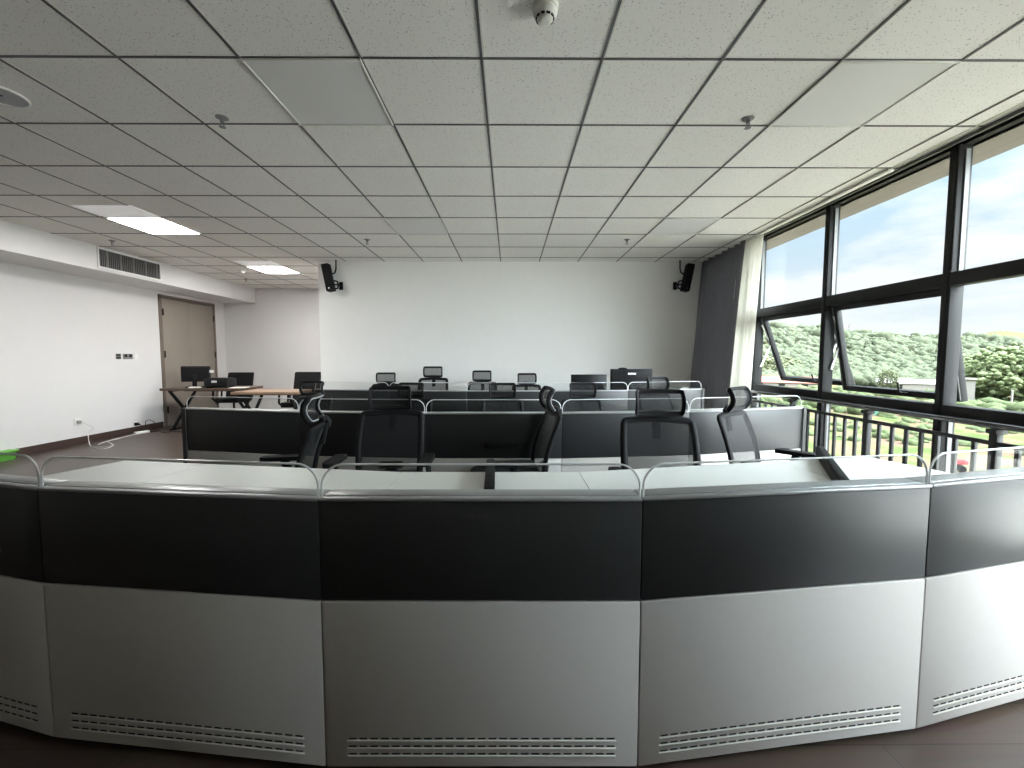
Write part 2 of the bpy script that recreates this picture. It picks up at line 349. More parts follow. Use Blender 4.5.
# ------------------------------------------------------------------ windows
o = MB().box((XW, (YREAR + .2) / 2, H / 2), (.2, YREAR * -1 + .2, H)).build('wall_right', M['wall'], smooth=0); struct(o, 'white wall beyond the last window bay', 'wall')
ZT, ZSILL, ZTOP = CAM.z + .548, CAM.z - .384, H
MUL = [YB - .09] + [5.36 - 1.17 * k for k in range(0, 5)] + [.2]
opening = {1: 20, 2: 10.5}
for n in range(len(MUL) - 1):
    y1, y0 = MUL[n], MUL[n + 1]; ym = (y0 + y1) / 2; w_ = y1 - y0
    wn = empty('window_%d' % (n + 1), (XW, ym, 0))
    struct(wn, ['window bay behind the curtains', 'window bay with steeply open sash beside the curtains', 'window bay with open sash in the middle', 'window bay with fixed lower glass at the right'][min(n, 3)] if n < 4 else 'window bay beside the viewer', 'window')
    f = MB()
    f.box((0, w_ / 2 if n == 0 else w_ / 2, ZTOP / 2), (.10, .062, ZTOP), bevel=.004)
    f.box((-.053, w_ / 2, ZTOP / 2), (.008, .03, ZTOP), bevel=.002)
    f.box((0, 0, ZT), (.095, w_ - .06, .095), bevel=.004); f.box((0, 0, ZSILL), (.11, w_ - .06, .085), bevel=.004)
    f.box((0, 0, .05), (.10, w_ - .06, .10), bevel=.004); f.box((0, 0, ZTOP - .012), (.05, w_ - .06, .024))
    if n == len(MUL) - 2: f.box((0, -w_ / 2, ZTOP / 2), (.10, .062, ZTOP), bevel=.004)
    f.build('window_frame', M['frame'], wn)
    e = MB()
    for sy in (-1, 1): e.box((.01, sy * (w_ / 2 - .036), (ZT + ZTOP) / 2), (.03, .007, ZTOP - ZT - .1)); e.box((.01, sy * (w_ / 2 - .036), (.1 + ZSILL) / 2), (.03, .007, ZSILL - .16))
    e.build('gasket', M['frame_edge'], wn)
    MB().box((.01, 0, (ZT + .045 + ZTOP) / 2), (.006, w_ - .06, ZTOP - ZT - .05)).build('pane', M['glass_win'], wn, smooth=0)
    MB().box((.01, 0, (.10 + ZSILL - .04) / 2), (.006, w_ - .06, ZSILL - .14)).build('pane', M['glass_win'], wn, smooth=0)
    zt, zb = ZT - .05, ZSILL + .045
    if n in opening:
        s = empty('sash', (.03, 0, zt)); s.parent = wn; s.rotation_euler = (0, -R(opening[n]), 0)
        hS = zt - zb; ws = w_ - .07; q = MB()
        q.box((0, -ws / 2 + .025, -hS / 2), (.05, .05, hS), bevel=.003); q.box((0, ws / 2 - .025, -hS / 2), (.05, .05, hS), bevel=.003)
        q.box((0, 0, -.025), (.05, ws - .1, .05), bevel=.003); q.box((0, 0, -hS + .025), (.05, ws - .1, .05), bevel=.003)
        for sy in (-1, 1): q.box((-.027, sy * (ws / 2 - .008), -hS / 2), (.006, .012, hS - .02), mi=1)
        q.build('sash_frame', [M['frame'], M['frame_edge']], s)
        MB().box((0, 0, -hS / 2), (.006, ws - .09, hS - .09)).build('sash_pane', M['glass_win'], s, smooth=0)
        MB().box((-.035, -.1, -hS + .03), (.02, .09, .02), bevel=.004).tube([(-.04, -.1, -hS + .03), (-.065, -.1, -hS + .05), (-.065, -.1, -hS + .13)], .007).build('window_handle', M['frame'], s)
        a = R(opening[n])
        for sy in (-1, 1):
            top = Vector((.02, sy * (w_ / 2 - .045), zt - .10)); low = Vector((.03 + math.sin(a) * .5, sy * (w_ / 2 - .045), zt - .5 * math.cos(a))); mid = (top + low) / 2 + Vector((.03, 0, -.06)); base = Vector((.02, sy * (w_ / 2 - .045), zt - .62))
            MB().tube([top, (top + mid) / 2, mid], .008, 6).tube([mid, low], .008, 6).tube([mid, base], .010, 6).build('stay', M['white'], wn)
    else:
        MB().box((.01, 0, (zt + zb) / 2), (.006, w_ - .06, zt - zb)).build('pane', M['glass_win'], wn, smooth=0)

# railing inside the window
XRL = 3.03
rl = empty('railing', (XRL, 2, 0)); tag(rl, 'black metal balustrade with handrail in front of the windows', 'railing')
ZH = CAM.z - .141 * XRL; ZLR = CAM.z - .178 * XRL
RY0, RY1 = -.2, 6.5
yc = (RY0 + RY1) / 2 - 2; ln = RY1 - RY0
MB().box((0, yc, ZH), (.06, ln, .034), bevel=.01).build('handrail', M['handrail'], rl)
MB().box((0, yc, ZLR), (.03, ln, .026), bevel=.003).build('lower_rail', M['rail'], rl)
MB().box((0, yc, .10), (.03, ln, .03), bevel=.003).build('lower_rail', M['rail'], rl)
posts = [3.53 + .945 * k for k in range(-4, 4)]
pp = MB().box((0, 0, ZH / 2 - .02), (.045, .045, ZH - .04), bevel=.004).box((0, 0, ZH - .035), (.075, .06, .03), bevel=.004).build('post', M['rail'], rl, (0, posts[0] - 2, 0))
bp_ = MB().box((0, 0, (ZLR + .10) / 2), (.022, .022, ZLR - .10), bevel=.002).build('baluster', M['rail'], rl, (0, posts[0] - 2 + .118, 0))
for i, y in enumerate(posts):
    if i: c = pp.copy(); COL.objects.link(c); c.location.y = y - 2
    for k in range(1, 8):
        yy = y + k * .945 / 8
        if (i, k) != (0, 1) and yy < RY1 - .05: c = bp_.copy(); COL.objects.link(c); c.location.y = yy - 2

# ------------------------------------------------------------------ curtains
def curtain(name, top, bot, folds, amp, matl, z0, z1, label, cat):
    (ax, ay), (bx, by) = top; (cx, cy), (dx, dy) = bot
    def fn(u, v):
        s = 1 - v
        x = (ax + (bx - ax) * u) * v + (cx + (dx - cx) * u) * s; y = (ay + (by - ay) * u) * v + (cy + (dy - cy) * u) * s
        ph = u * folds * 2 * math.pi + .5 * math.sin(u * 9)
        a = amp * (.75 + .35 * math.sin(u * 5.3 + 1)) * (1 - .25 * v)
        x += a * math.sin(ph) + .006 * math.sin(v * 5 + u * 20); y += .35 * a * math.cos(ph * 1.0 + .6)
        return Vector((x, y, z0 + (z1 - z0) * v))
    c = MB().grid(fn, int(folds * 14), 14).build(name, matl, smooth=60)
    md = c.modifiers.new('thick', 'SOLIDIFY'); md.thickness = .004
    return tag(c, label, cat)
curtain('curtain', ((3.0, 6.654), (2.97, 5.40)), ((2.80, 6.652), (2.87, 5.60)), 7, .042, M['drape'], .03, H - .01, 'long slate grey drape hanging at the window end of the back wall', 'curtain')
curtain('sheer_curtain', ((3.0, 5.62), (3.02, 5.10)), ((2.93, 5.85), (2.94, 5.20)), 6, .025, M['sheer'], .03, H - .01, 'white sheer curtain hanging between grey drape and window', 'curtain')
tr = MB().box((3.0, 5.0, H - .012), (.05, 3.2, .02), bevel=.003).build('curtain_track', M['cream']); tag(tr, 'pale curtain track fixed to the ceiling edge above the drape', 'curtain track')

# ------------------------------------------------------------------ console desks
ZLED, ZW = .846, .766
def v2(p): return Vector((p[0], p[1]))
def desk_row(pts, works, labels, group, split=.512):
    n = len(pts) - 1
    dirs = [(pts[i + 1] - pts[i]).normalized() for i in range(n)]
    nor = [Vector((-d.y, d.x)) for d in dirs]          # towards the users
    cuts = []
    for i in range(n + 1):
        if i == 0: c = nor[0]
        elif i == n: c = nor[-1]
        else:
            c = (nor[i - 1] + nor[i]).normalized(); c = c / c.dot(nor[i])
        cuts.append(c)
    units = []
    for i in range(n):
        a, b = pts[i], pts[i + 1]; mid = (a + b) / 2
        u = empty('console_desk', (mid.x, mid.y, 0)); tag(u, labels[i], 'desk', group)
        a0, b0 = a - mid, b - mid; e = dirs[i] * .0015
        def quad(d0, d1, ia=0.0, ib=0.0):
            return [a0 + cuts[i] * d0 + e + dirs[i] * ia, b0 + cuts[i + 1] * d0 - e - dirs[i] * ib, b0 + cuts[i + 1] * d1 - e - dirs[i] * ib, a0 + cuts[i] * d1 + e + dirs[i] * ia]
        # lower panel with three rows of vent slots
        lp = MB(); lp.prism(quad(.0, .02), .025, split - .002, bevel=.003)
        L_ = (b - a).length; m0, m1 = .066, L_ - .066
        up = Vector((0, 0, 1)); d3 = Vector((dirs[i].x, dirs[i].y, 0)); n3 = Vector((nor[i].x, nor[i].y, 0)); a3 = Vector((a0.x, a0.y, 0))
        rot = Matrix((d3, n3, up)).transposed()
        for row in range(3):
            z = .115 - row * .024
            c = a3 + d3 * ((m0 + m1) / 2) + Vector((0, 0, z - .0065)) + n3 * -.001
            lp.box(c, (m1 - m0, .006, .005), rot, mi=0, bevel=.0015)
            k = int((m1 - m0) / .032)
            for j in range(k):
                c = a3 + d3 * (m0 + (j + .5) * (m1 - m0) / k) + Vector((0, 0, z)) + n3 * .0005
                lp.box(c, (.023, .003, .0045), rot, mi=1)
        lp.build('lower_panel', [M['grey_panel'], M['gapdark']], u)
        MB().prism(quad(.002, .02), split + .002, ZLED - .011, bevel=.002).build('upper_panel', M['black_panel'], u)
        lg = MB(); lg.prism(quad(-.004, .020), ZLED - .010, ZLED, bevel=.003); lg.prism(quad(.018, .03), ZLED - .024, ZLED - .008, mi=1); lg.prism(quad(.026, .085), ZLED - .022, ZLED - .001, bevel=.003)
        lg.prism(quad(.07, .083), ZW - .02, ZLED - .02)
        lg.build('ledge', [M['alu'], M['gapdark']], u)
        if works and works[i]:
            MB().prism([p - mid for p in works[i]], ZW - .026, ZW).build('worktop', M['worktop'], u)
        else:
            MB().prism(quad(.084, .66), ZW - .026, ZW).build('worktop', M['worktop'], u)
        MB().prism(quad(.03, .07), 0, .06).build('plinth', M['plinth'], u)
        for end in (0, 1):
            outer = (i == 0 and end == 0) or (i == n - 1 and end == 1)
            p, c, s = (a0, cuts[i], 1) if end == 0 else (b0, cuts[i + 1], -1)
            if outer:
                poly = [p + c * .001, p + c * .62, p + c * .62 + dirs[i] * s * .03, p + c * .001 + dirs[i] * s * .03]
                x = dirs[i] * -s * .031
                sp = MB(); sp.prism([q + x for q in poly], 0, ZW - .03, bevel=.003); sp.prism([p + x, p + c * .085 + x, p + c * .085 + x + dirs[i] * s * .03, p + x + dirs[i] * s * .03], ZW - .03, ZLED, bevel=.003)
                sp.prism([p + x + c * .0 - c * .008, p + x, p + x + dirs[i] * s * .03, p + x + dirs[i] * s * .03 - c * .008], 0, ZLED, mi=1)
                sp.build('side_panel', [M['grey_panel'], M['plinth']], u)
            else:
                poly = [p + c * .03 + dirs[i] * s * .003, p + c * .55 + dirs[i] * s * .003, p + c * .55 + dirs[i] * s * .02, p + c * .03 + dirs[i] * s * .02]
                MB().prism(poly, .0, ZW - .027).build('gable', M['grey_panel'], u)
        # glass screen with pale rounded edge
        w_, h_ = L_ - .012, .105
        cpos = a3 + d3 * (L_ / 2) + n3 * .012 + Vector((0, 0, ZLED - .010))
        def fn(p, q, t): return cpos + d3 * p + up * q + n3 * t
        r = .065; K = 8
        arch = [(-w_ / 2, 0)] + [(-w_ / 2 + r - r * math.cos(R(90 * k / K)), h_ - r + r * math.sin(R(90 * k / K))) for k in range(K + 1)] + [(w_ / 2 - r + r * math.sin(R(90 * k / K)), h_ - r + r * math.cos(R(90 * k / K))) for k in range(K + 1)] + [(w_ / 2, 0)]
        gs = MB().plate(arch, fn, .006).build('glass_screen', M['glass_desk'], u, smooth=0)
        MB().tube([fn(p, q, 0) for p, q in arch], .0032, 6).build('edge_strip', M['glass_edge'], gs)
        units.append(u)
    return units

pf = [v2(PZ(36, 487.5, ZLED)), v2(PZ(318, 498, ZLED)), v2(PZ(643, 498, ZLED)), v2(PZ(932, 484.5, ZLED))]
AL, AR = R(14), R(13.5)
pf = [pf[0] + Vector((-math.cos(AL), math.sin(AL))) * .56] + pf + [pf[-1] + Vector((math.cos(AR), math.sin(AR))) * .64]
# front worktops: near line just behind the ledge, far line read off the far edge
def nearpt(i, t, d=.086):
    p = pf[i] + (pf[i + 1] - pf[i]) * t; dr = (pf[i + 1] - pf[i]).normalized(); return p + Vector((-dr.y, dr.x)) * d
zf = lambda x, y: v2(PZ(x, y, ZW))
FL, FML, FMR, FR = zf(125, 460.5), zf(402, 472), zf(579, 472), zf(866, 456.5)
jl, jr = Vector((FML.x, nearpt(2, .1).y)), Vector((FMR.x, nearpt(2, .9).y))
L1 = nearpt(1, 0); R1 = nearpt(3, 1)
def inter(p, q, r_, s):
    d1, d2 = q - p, s - r_; t = ((r_ - p).x * d2.y - (r_ - p).y * d2.x) / (d1.x * d2.y - d1.y * d2.x); return p + d1 * t
endL = nearpt(0, .02); endR = nearpt(4, .95)
sL = inter(FL, FML, L1, L1 + Vector((.16, .98))); sR = inter(FR, FMR, R1, R1 + Vector((-.16, .98)))
nl2, nr2 = nearpt(1, 1), nearpt(3, 0)
g_ = Vector((.0016, 0))
works = [[endL, L1 - g_, sL - g_, FL], [L1 + g_, nl2, jl - g_, FML - g_, sL + g_], [jl + g_, jr - g_, FMR - g_, FML + g_], [jr + g_, nr2, R1 - g_, sR - g_, FMR + g_], [R1 + g_, endR, FR, sR + g_]]
front = desk_row(pf, works, [
    'end unit of the front console desk, cut off at the left picture edge',
    'front console desk unit between the left end unit and the middle unit',
    'middle unit of the front console desk, facing the viewer squarely',
    'front console desk unit with the slanting black bar on its worktop near the railing',
    'end unit of the front console desk nearest the railing, pale lit panel'], 'front row of console desks', .538)
p2 = [v2(PZ(x, y, ZLED)) for x, y in ((185, 408.2), (298, 411.6), (425, 413), (562, 413), (690, 411.2), (803, 407.4))]
second = desk_row(p2, None, [
    'left end unit of the second desk row, in front of the wooden tables',
    'second row desk unit behind the leftmost office chair that faces left',
    'middle unit of the second desk row, right of the dark square-on office chair',
    'second row desk unit behind the office chair with see-through back',
    'window end unit of the second desk row, pale grey-lit panel by the railing'], 'second row of console desks')
p3 = [p + Vector((.10, 2.0)) for p in p2]
third = desk_row(p3, None, [
    'left end unit of the back desk row near the recess corner',
    'back row desk unit with no monitor, left of the row middle',
    'middle unit of the back desk row in front of the twin chair headrests',
    'back row desk unit carrying the two black monitors',
    'window end unit of the back desk row beside the grey drape'], 'back row of console desks')

# black bars lying across the front worktop
def bar(p, q, label):
    d = q - p; L_ = d.length; a = math.atan2(d.y, d.x); b = MB()
    b.box((L_ / 2, 0, .022), (L_, .036, .044), bevel=.003); b.box((L_ / 2, .0, .0455), (L_ - .01, .024, .003), bevel=.001)
    o = b.build('divider_bar', M['plastic'], None, (p.x, p.y, ZW + .0005)); o.rotation_euler.z = a; return tag(o, label, 'divider bar', 'bars on the front worktop')
zb = ZW + .045
bar(v2(PZ(489, 489, zb)), v2(PZ(490.8, 459, zb)), 'short black bar lying straight across the front worktop beside the middle seam')
bar(v2(PZ(847, 483, zb)), v2(PZ(820, 446.5, zb)), 'slanting black bar on the front worktop end near the railing')

# ------------------------------------------------------------------ office chairs
def headrest_fn(p, q, t):
    # p across, q up (-.085...085): bulges towards the sitter in the middle
    return Vector((p, (.300 - .045 * (1 - (q / .085) ** 2) - .015 * (p / .155) ** 2 + t), .972 + q * .92))
def back_fn(u, v, t=0):
    hw_ = .195 + .022 * math.sin(math.pi * (.15 + .7 * v)) ** .8
    z = .44 + .425 * v + .012 * (1 - u * u) * v
    y = .195 + .115 * v - .022 * math.sin(math.pi * v) - .018 * u * u + t
    return Vector((u * hw_, y, z))
def make_chair():
    root = empty('office_chair')
    # base
    b = MB()
    for k in range(5):
        a = R(72 * k + 90); d = Vector((math.cos(a), math.sin(a), 0))
        b.tube([d * .03 + Vector((0, 0, .115)), d * .16 + Vector((0, 0, .105)), d * .30 + Vector((0, 0, .075))], [.028, .024, .016], 8)
    b.lathe([(.035, .08), (.04, .10), (.04, .13), (.03, .14)], seg=16)
    base = b.build('base', M['plastic'], root)
    for k in range(5):
        a = R(72 * k + 90); d = Vector((math.cos(a), math.sin(a), 0)); ry = Matrix.Rotation(a, 3, 'Z') @ Matrix.Rotation(R(90), 3, 'X')
        m = MB()
        for s in (-1, 1): m.lathe([(.008, -.009), (.026, -.009), (.029, 0), (.026, .009), (.008, .009)], d * .30 + Vector((0, 0, .029)) + (ry @ Vector((0, 0, 1))) * s * .013, 14, rot=ry)
        m.tube([d * .30 + Vector((0, 0, .04)), d * .30 + Vector((0, 0, .078))], .007, 8); m.build('caster', M['plastic'], base)
    MB().lathe([(.026, .11), (.026, .26), (.017, .26), (.017, .40)], seg=16).build('gas_cylinder', M['plastic'], root)
    MB().box((0, .02, .405), (.18, .24, .04), bevel=.01).tube([(.08, -.02, .40), (.2, -.02, .395)], .006, 6).build('tilt_mechanism', M['plastic'], root)
    # seat
    def seat(u, v):
        return Vector(((u - .5) * .49, -.25 + .47 * v, 0))
    s = MB(); s.plate(rrect(.49, .47, .09, 6), lambda p, q, t: Vector((p, q - .015, .455 + t - .02 * max(0, (-q - .12) / .115) ** 2)), .055)
    s.build('seat', M['cushion'], root)
    # backrest
    def ring(scale, n=10):
        pts = []
        for p, q in rrect(2 * scale, 1 * scale, .065, 4):
            pts.append((p, q + .5))
        out = []
        for i in range(len(pts)):
            a_, b_ = pts[i], pts[(i + 1) % len(pts)]
            L_ = math.hypot(a_[0] - b_[0], a_[1] - b_[1]); k = max(1, int(L_ / .12))
            for j in range(k): out.append((a_[0] + (b_[0] - a_[0]) * j / k, a_[1] + (b_[1] - a_[1]) * j / k))
        return out
    fr = MB(); fr.tube([back_fn(p * .955, q * .965 + .017, .012) for p, q in ring(1)], .017, 10, closed=True, flat=(.9, 1.25))
    br = fr.build('backrest', M['plastic'], root)
    MB().grid(lambda i, j: back_fn((i * 2 - 1) * .93, .03 + .94 * j, .0), 14, 12).build('back_mesh', M['mesh'], br)
    sp = MB()
    sp.tube([(0, .09, .41), (0, .20, .42), (0, .25, .48), (0, .255, .53)], .03, 10, flat=(1.4, .7)); sp.box((0, .245, .515), (.16, .02, .05), Matrix.Rotation(R(-14), 3, 'X'), bevel=.008)
    sp.build('back_support', M['plastic'], root)
    # headrest
    st = MB(); st.box((0, .325, .815), (.05, .018, .13), Matrix.Rotation(R(-12), 3, 'X'), bevel=.005); st.tube([(0, .338, .86), (0, .345, .885), (0, .325, .91)], .02, 8, flat=(1.1, .7)); st.box((0, .32, .905), (.10, .03, .03), bevel=.008)
    st.build('headrest_stem', M['plastic'], root)
    hp = rrect(.266, .146, .016, 4); out = []
    for i in range(len(hp)):
        a_, b_ = hp[i], hp[(i + 1) % len(hp)]; k = max(1, int(math.hypot(a_[0] - b_[0], a_[1] - b_[1]) / .025))
        for j in range(k): out.append((a_[0] + (b_[0] - a_[0]) * j / k, a_[1] + (b_[1] - a_[1]) * j / k))
    hr = MB().tube([headrest_fn(p, q, 0) for p, q in out], .0125, 8, closed=True, flat=(.75, 1.35)).build('headrest', M['plastic'], root)
    MB().tube([headrest_fn(p * .97, q * .97, .016) for p, q in out], .0045, 6, closed=True).build('headrest_rim', M['greyplastic'], hr)
    MB().grid(lambda i, j: headrest_fn((i - .5) * .265, (j - .5) * .142, -.004), 10, 8).build('headrest_mesh', M['mesh'], hr)
    # armrests
    for s_ in (-1, 1):
        ar = MB()
        ar.tube([(s_ * .22, .06, .43), (s_ * .275, .05, .44), (s_ * .285, .03, .50), (s_ * .283, .0, .60)], .017, 8, flat=(1.5, .8))
        ar.plate(rrect(.075, .27, .03, 4), lambda p, q, t: Vector((s_ * .28 + p, -.01 + q, .615 + t - .004 * (q / .13) ** 2)), .026)
        ar.build('armrest', M['plastic'], root)
    return root
proto = make_chair(); proto_used = [False]
def chair(px, d, theta, label, group, dz=0.0):
    """px: column of the backrest, d: its depth"""
    if proto_used[0]: c = copy_tree(proto)
    else: c = proto; proto_used[0] = True
    th = R(theta); X = (px - 509.6) * d / F
    off = Matrix.Rotation(th, 3, 'Z') @ Vector((0, .26, 0))
    c.location = (X - off.x, d - off.y, 0); c.rotation_euler = (0, 0, th)
    if dz:
        for ch in c.children:
            if not ch.name.startswith('base'): ch.location.z += dz
    return tag(c, label, 'chair', group)
G1, G2, G3 = 'office chairs behind the front desk', 'office chairs behind the second desk row', 'office chairs behind the back desk row'
ALL = []
def late(*a): ALL.append(a)
late(312, 2.52, -80, 'leftmost black mesh office chair at the front desk, turned side-on to face the wooden tables', G1, -.025)
late(390, 2.86, 3, 'dark black mesh office chair seen square-on, second from left behind the front desk', G1, .0)
late(547, 2.80, -84, 'black mesh office chair turned side-on behind the short straight bar, pale rimmed headrest', G1, .0)
late(661, 2.46, -5, 'black mesh office chair with see-through back, square-on in front of the second row', G1, .008)
late(741, 2.78, 40, 'black mesh office chair turned towards the window, grey-lit back by the railing', G1, .0)
late(312, 4.55, -12, 'black mesh office chair whose headrest overlaps the black leather chair near the recess corner', G2, -.06)
late(411, 4.50, -8, 'black mesh office chair half hidden behind the dark square-on chair, second row', G2, -.075)
late(502.5, 4.45, 4, 'black mesh office chair behind the middle second row glass, headrest centred in the picture', G2, -.075)
late(583, 4.40, 6, 'black mesh office chair whose headrest stands in front of the smaller monitor', G2, -.07)
late(658, 4.40, 24, 'black mesh office chair turned towards the window in front of the larger monitor', G2, -.01)
late(386, 6.22, 4, 'black mesh office chair behind the back row, leftmost of the four against the wall', G3, -.03)
late(433, 6.22, 0, 'black mesh office chair behind the back row with its headrest raised highest', G3, .06)
late(482, 6.22, -6, 'black mesh office chair against the back wall, second from the monitors', G3, .0)
late(527, 6.22, 8, 'black mesh office chair against the back wall, nearest to the monitors', G3, -.04)
# copies first so the prototype stays unlifted until the end
proto_used[0] = True
for a in ALL[1:]: chair(*a)
proto_used[0] = False
chair(*ALL[0])

# ------------------------------------------------------------------ monitors on the back row
def monitor(x, y, z, w, h, rz, label, bump, webcam=False, group=None, logo=False, notes=False, ZB=.10):
    """front is +Y at rz = 0 (screen towards the users), so the viewer sees the back"""
    r = empty('monitor', (x, y, z), rz); tag(r, label, 'monitor', group)
    MB().box((0, 0, ZB + h / 2), (w, .022, h), bevel=.004).build('bezel', M['screen_back'], r)
    b = MB()
    if bump:      # tapered rear housing
        bm = bmesh.new(); a, c = (w / 2 - .008, h / 2 - .008), (w / 2 - .075, h / 2 - .065)
        lo = [bm.verts.new((sx * a[0], -.011, ZB + h / 2 + sz * a[1])) for sx, sz in ((-1, -1), (1, -1), (1, 1), (-1, 1))]
        hi = [bm.verts.new((sx * c[0], -.055, ZB + h / 2 + sz * c[1] - .01)) for sx, sz in ((-1, -1), (1, -1), (1, 1), (-1, 1))]
        bm.faces.new(hi)
        for k in range(4): bm.faces.new((lo[k], lo[(k + 1) % 4], hi[(k + 1) % 4], hi[k]))
        bmesh.ops.recalc_face_normals(bm, faces=bm.faces); b._merge(bm, 0, False)
    else:
        b.box((0, -.02, ZB + h / 2 - .01), (w * .98, .03, h * .93), bevel=.012, seg=3)
    b.build('rear_shell', M['screen_back'], r)
    MB().box((0, .0125, ZB + h / 2 + .004), (w - .02, .002, h - .03)).build('screen', M['leather'], r)
    MB().box((0, -.05, ZB + .02), (.07, .02, ZB * 2), bevel=.004).box((0, -.03, .006), (.24, .17, .012), bevel=.004).build('stand', M['screen_back'], r)
    if webcam: MB().plate([(-.06, 0), (-.05, .012), (-.02, .02), (.02, .02), (.05, .012), (.06, 0)], lambda p, q, t: Vector((p - w * .21, t - .005, ZB + h + q - .002)), .03).build('webcam', M['plastic'], r)
    if logo:
        k = MB(); k.box((0, -.0362, ZB + h * .78), (.10, .001, .022), bevel=.0003)
        for j in range(6): k.box((-.037 + j * .0148, -.0368, ZB + h * .78 - .004), (.008, .001, .006), mi=1)
        k.build('logo_plate', [M['white'], M['greyplastic']], r)
    if notes:
        k = MB(); k.box((w * .33, -.014, ZB + h * .86), (.07, .001, .035)); k.box((w * .56, -.014, ZB + h * .66), (.075, .001, .045)); k.build('paper_note', M['paper'], r)
    return r
monitor((589 - 509.6) * 5.42 / F, 5.42, ZW, .46, .20, 0, 'smaller black monitor on the back row with tapered rear housing', True, group='monitors on the back row', ZB=.06)
monitor((632 - 509.6) * 5.40 / F, 5.42, ZW, .535, .272, R(-2), 'larger black monitor on the back row with white logo plate on its rear', False, True, 'monitors on the back row', True, ZB=.058)
# folded sheet on the back row near the drape
fp = MB(); pc = Vector((2.32, 5.53, ZW))
fp.plate([(-.14, 0), (0, .075), (.14, .02), (.14, .024), (0, .08), (-.142, .004)], lambda p, q, t: Vector((p, t, q)), .16)
o = fp.build('paper_sheet', M['paper'], None, pc + Vector((0, 0, .003))); tag(o, 'folded white paper lying at the window end of the back row', 'paper')

# ------------------------------------------------------------------ recess furniture
def table(x0, x1, y0, y1, z, matl, label):
    t = empty('wooden_table', ((x0 + x1) / 2, (y0 + y1) / 2, 0)); tag(t, label, 'table', 'wooden tables in the recess')
    w_, d_ = x1 - x0, y1 - y0
    MB().box((0, 0, z - .02), (w_, d_, .04), bevel=.004).build('tabletop', matl, t)
    for s in (-1, 1):
        xx = s * (w_ / 2 - .14); k = MB()
        for sg in (-1, 1):
            a = Vector((xx + sg * .012, -sg * (d_ / 2 - .05), .02)); b = Vector((xx + sg * .012, sg * (d_ / 2 - .05), z - .045))
            dv = b - a; rot = Matrix.Rotation(math.atan2(dv.z, dv.y), 3, 'X'); k.box((a + b) / 2, (.022, dv.length, .05), rot, bevel=.003)
        k.box((xx, 0, .012), (.05, d_ - .04, .024), bevel=.003); k.box((xx, 0, z - .05), (.05, d_ - .06, .02), bevel=.003)
        k.build('leg', M['plastic'], t)
    MB().box((0, 0, z - .06), (w_ - .3, .04, .03), bevel=.003).build('stretcher', M['plastic'], t)
    return t
ZTB = .72
table(-5.90, -4.56, 7.12, 7.82, ZTB, M['darkwood'], 'dark brown wooden table with crossed black legs in front of the door')
table(-4.22, -3.22, 6.38, 7.02, ZTB, M['lightwood'], 'light wooden table with crossed black legs near the recess corner')
monitor(PY(196, 374, 7.40).x, 7.40, ZTB, .46, .27, R(8), 'black monitor with white paper notes on the dark wooden table', False, notes=True)
# printer-like black box
px = PY(220.5, 382, 7.35).x
b = empty('black_box', (px, 7.35, ZTB)); tag(b, 'low black office machine with white label beside the monitor on the dark table', 'machine')
MB().box((0, 0, .085), (.40, .26, .15), bevel=.012).box((0, -.02, .165), (.34, .20, .012), bevel=.003).build('body', M['screen_back'], b)
MB().box((-.02, -.1315, .11), (.09, .002, .035)).build('white_label', M['white'], b)
MB().box((.0, -.14, .035), (.30, .06, .012), bevel=.003).build('paper_tray', M['plastic'], b)
for sx in (-1, 1): MB().box((sx * .16, 0, .005), (.04, .2, .012), bevel=.002).build('foot', M['plastic'], b)
kb = MB(); kb.box((0, 0, .010), (.16, .10, .016), bevel=.003)
for i in range(6):
    for j in range(3): kb.box((-.062 + i * .025, -.03 + j * .03, .0195), (.02, .022, .005), bevel=.001)
o = kb.build('keyboard', M['white'], None, (PY(195, 386, 7.22).x, 7.22, ZTB)); o.rotation_euler.z = R(12); tag(o, 'small white keypad on the dark table in front of the monitor', 'keyboard')
for k, (dx, rz) in enumerate(((0, 5),)):
    o = MB().box((0, 0, .004), (.26, .19, .007), bevel=.001).build('paper_stack', M['paper'], None, (PY(240, 386.5, 7.3).x, 7.28, ZTB)); o.rotation_euler.z = R(rz); tag(o, 'flat stack of white paper at the end of the dark table', 'paper')
def exec_chair(x, y, rz, ztop, label):
    r = empty('padded_chair', (x, y, 0), rz); tag(r, label, 'chair', 'black padded chairs in the recess')
    b = MB()
    for k in range(5):
        a = R(72 * k); d = Vector((math.cos(a), math.sin(a), 0)); b.tube([d * .02 + Vector((0, 0, .11)), d * .3 + Vector((0, 0, .07))], [.028, .016], 8)
        b.lathe([(.01, -.02), (.028, -.016), (.028, .016), (.01, .02)], d * .3 + Vector((0, 0, .029)), 12, rot=Matrix.Rotation(a, 3, 'Z') @ Matrix.Rotation(R(90), 3, 'X'))
    b.lathe([(.026, .10), (.026, .26), (.018, .26), (.018, .40)], seg=14); b.build('base', M['plastic'], r)
    MB().plate(rrect(.48, .47, .08, 5), lambda p, q, t: Vector((p, q, .445 + t)), .08).build('seat', M['leather'], r)
    hB = ztop - .48
    MB().plate(rrect(.46, hB, .025, 5), lambda p, q, t: Vector((p, .22 + .12 * (q / hB + .5) - .05 * (p / .23) ** 2 + t, .48 + hB / 2 + q)), .05).build('backrest', M['leather'], r)
    for s in (-1, 1):
        MB().tube([(s * .23, .1, .42), (s * .28, .1, .46), (s * .28, .12, .64), (s * .28, -.14, .65), (s * .28, -.16, .47), (s * .23, -.15, .42)], .018, 8).build('armrest', M['plastic'], r)
    MB().tube([(0, .08, .40), (0, .25, .41), (0, .30, .52)], .03, 8, flat=(1.6, .6)).build('back_support', M['plastic'], r)
    return r
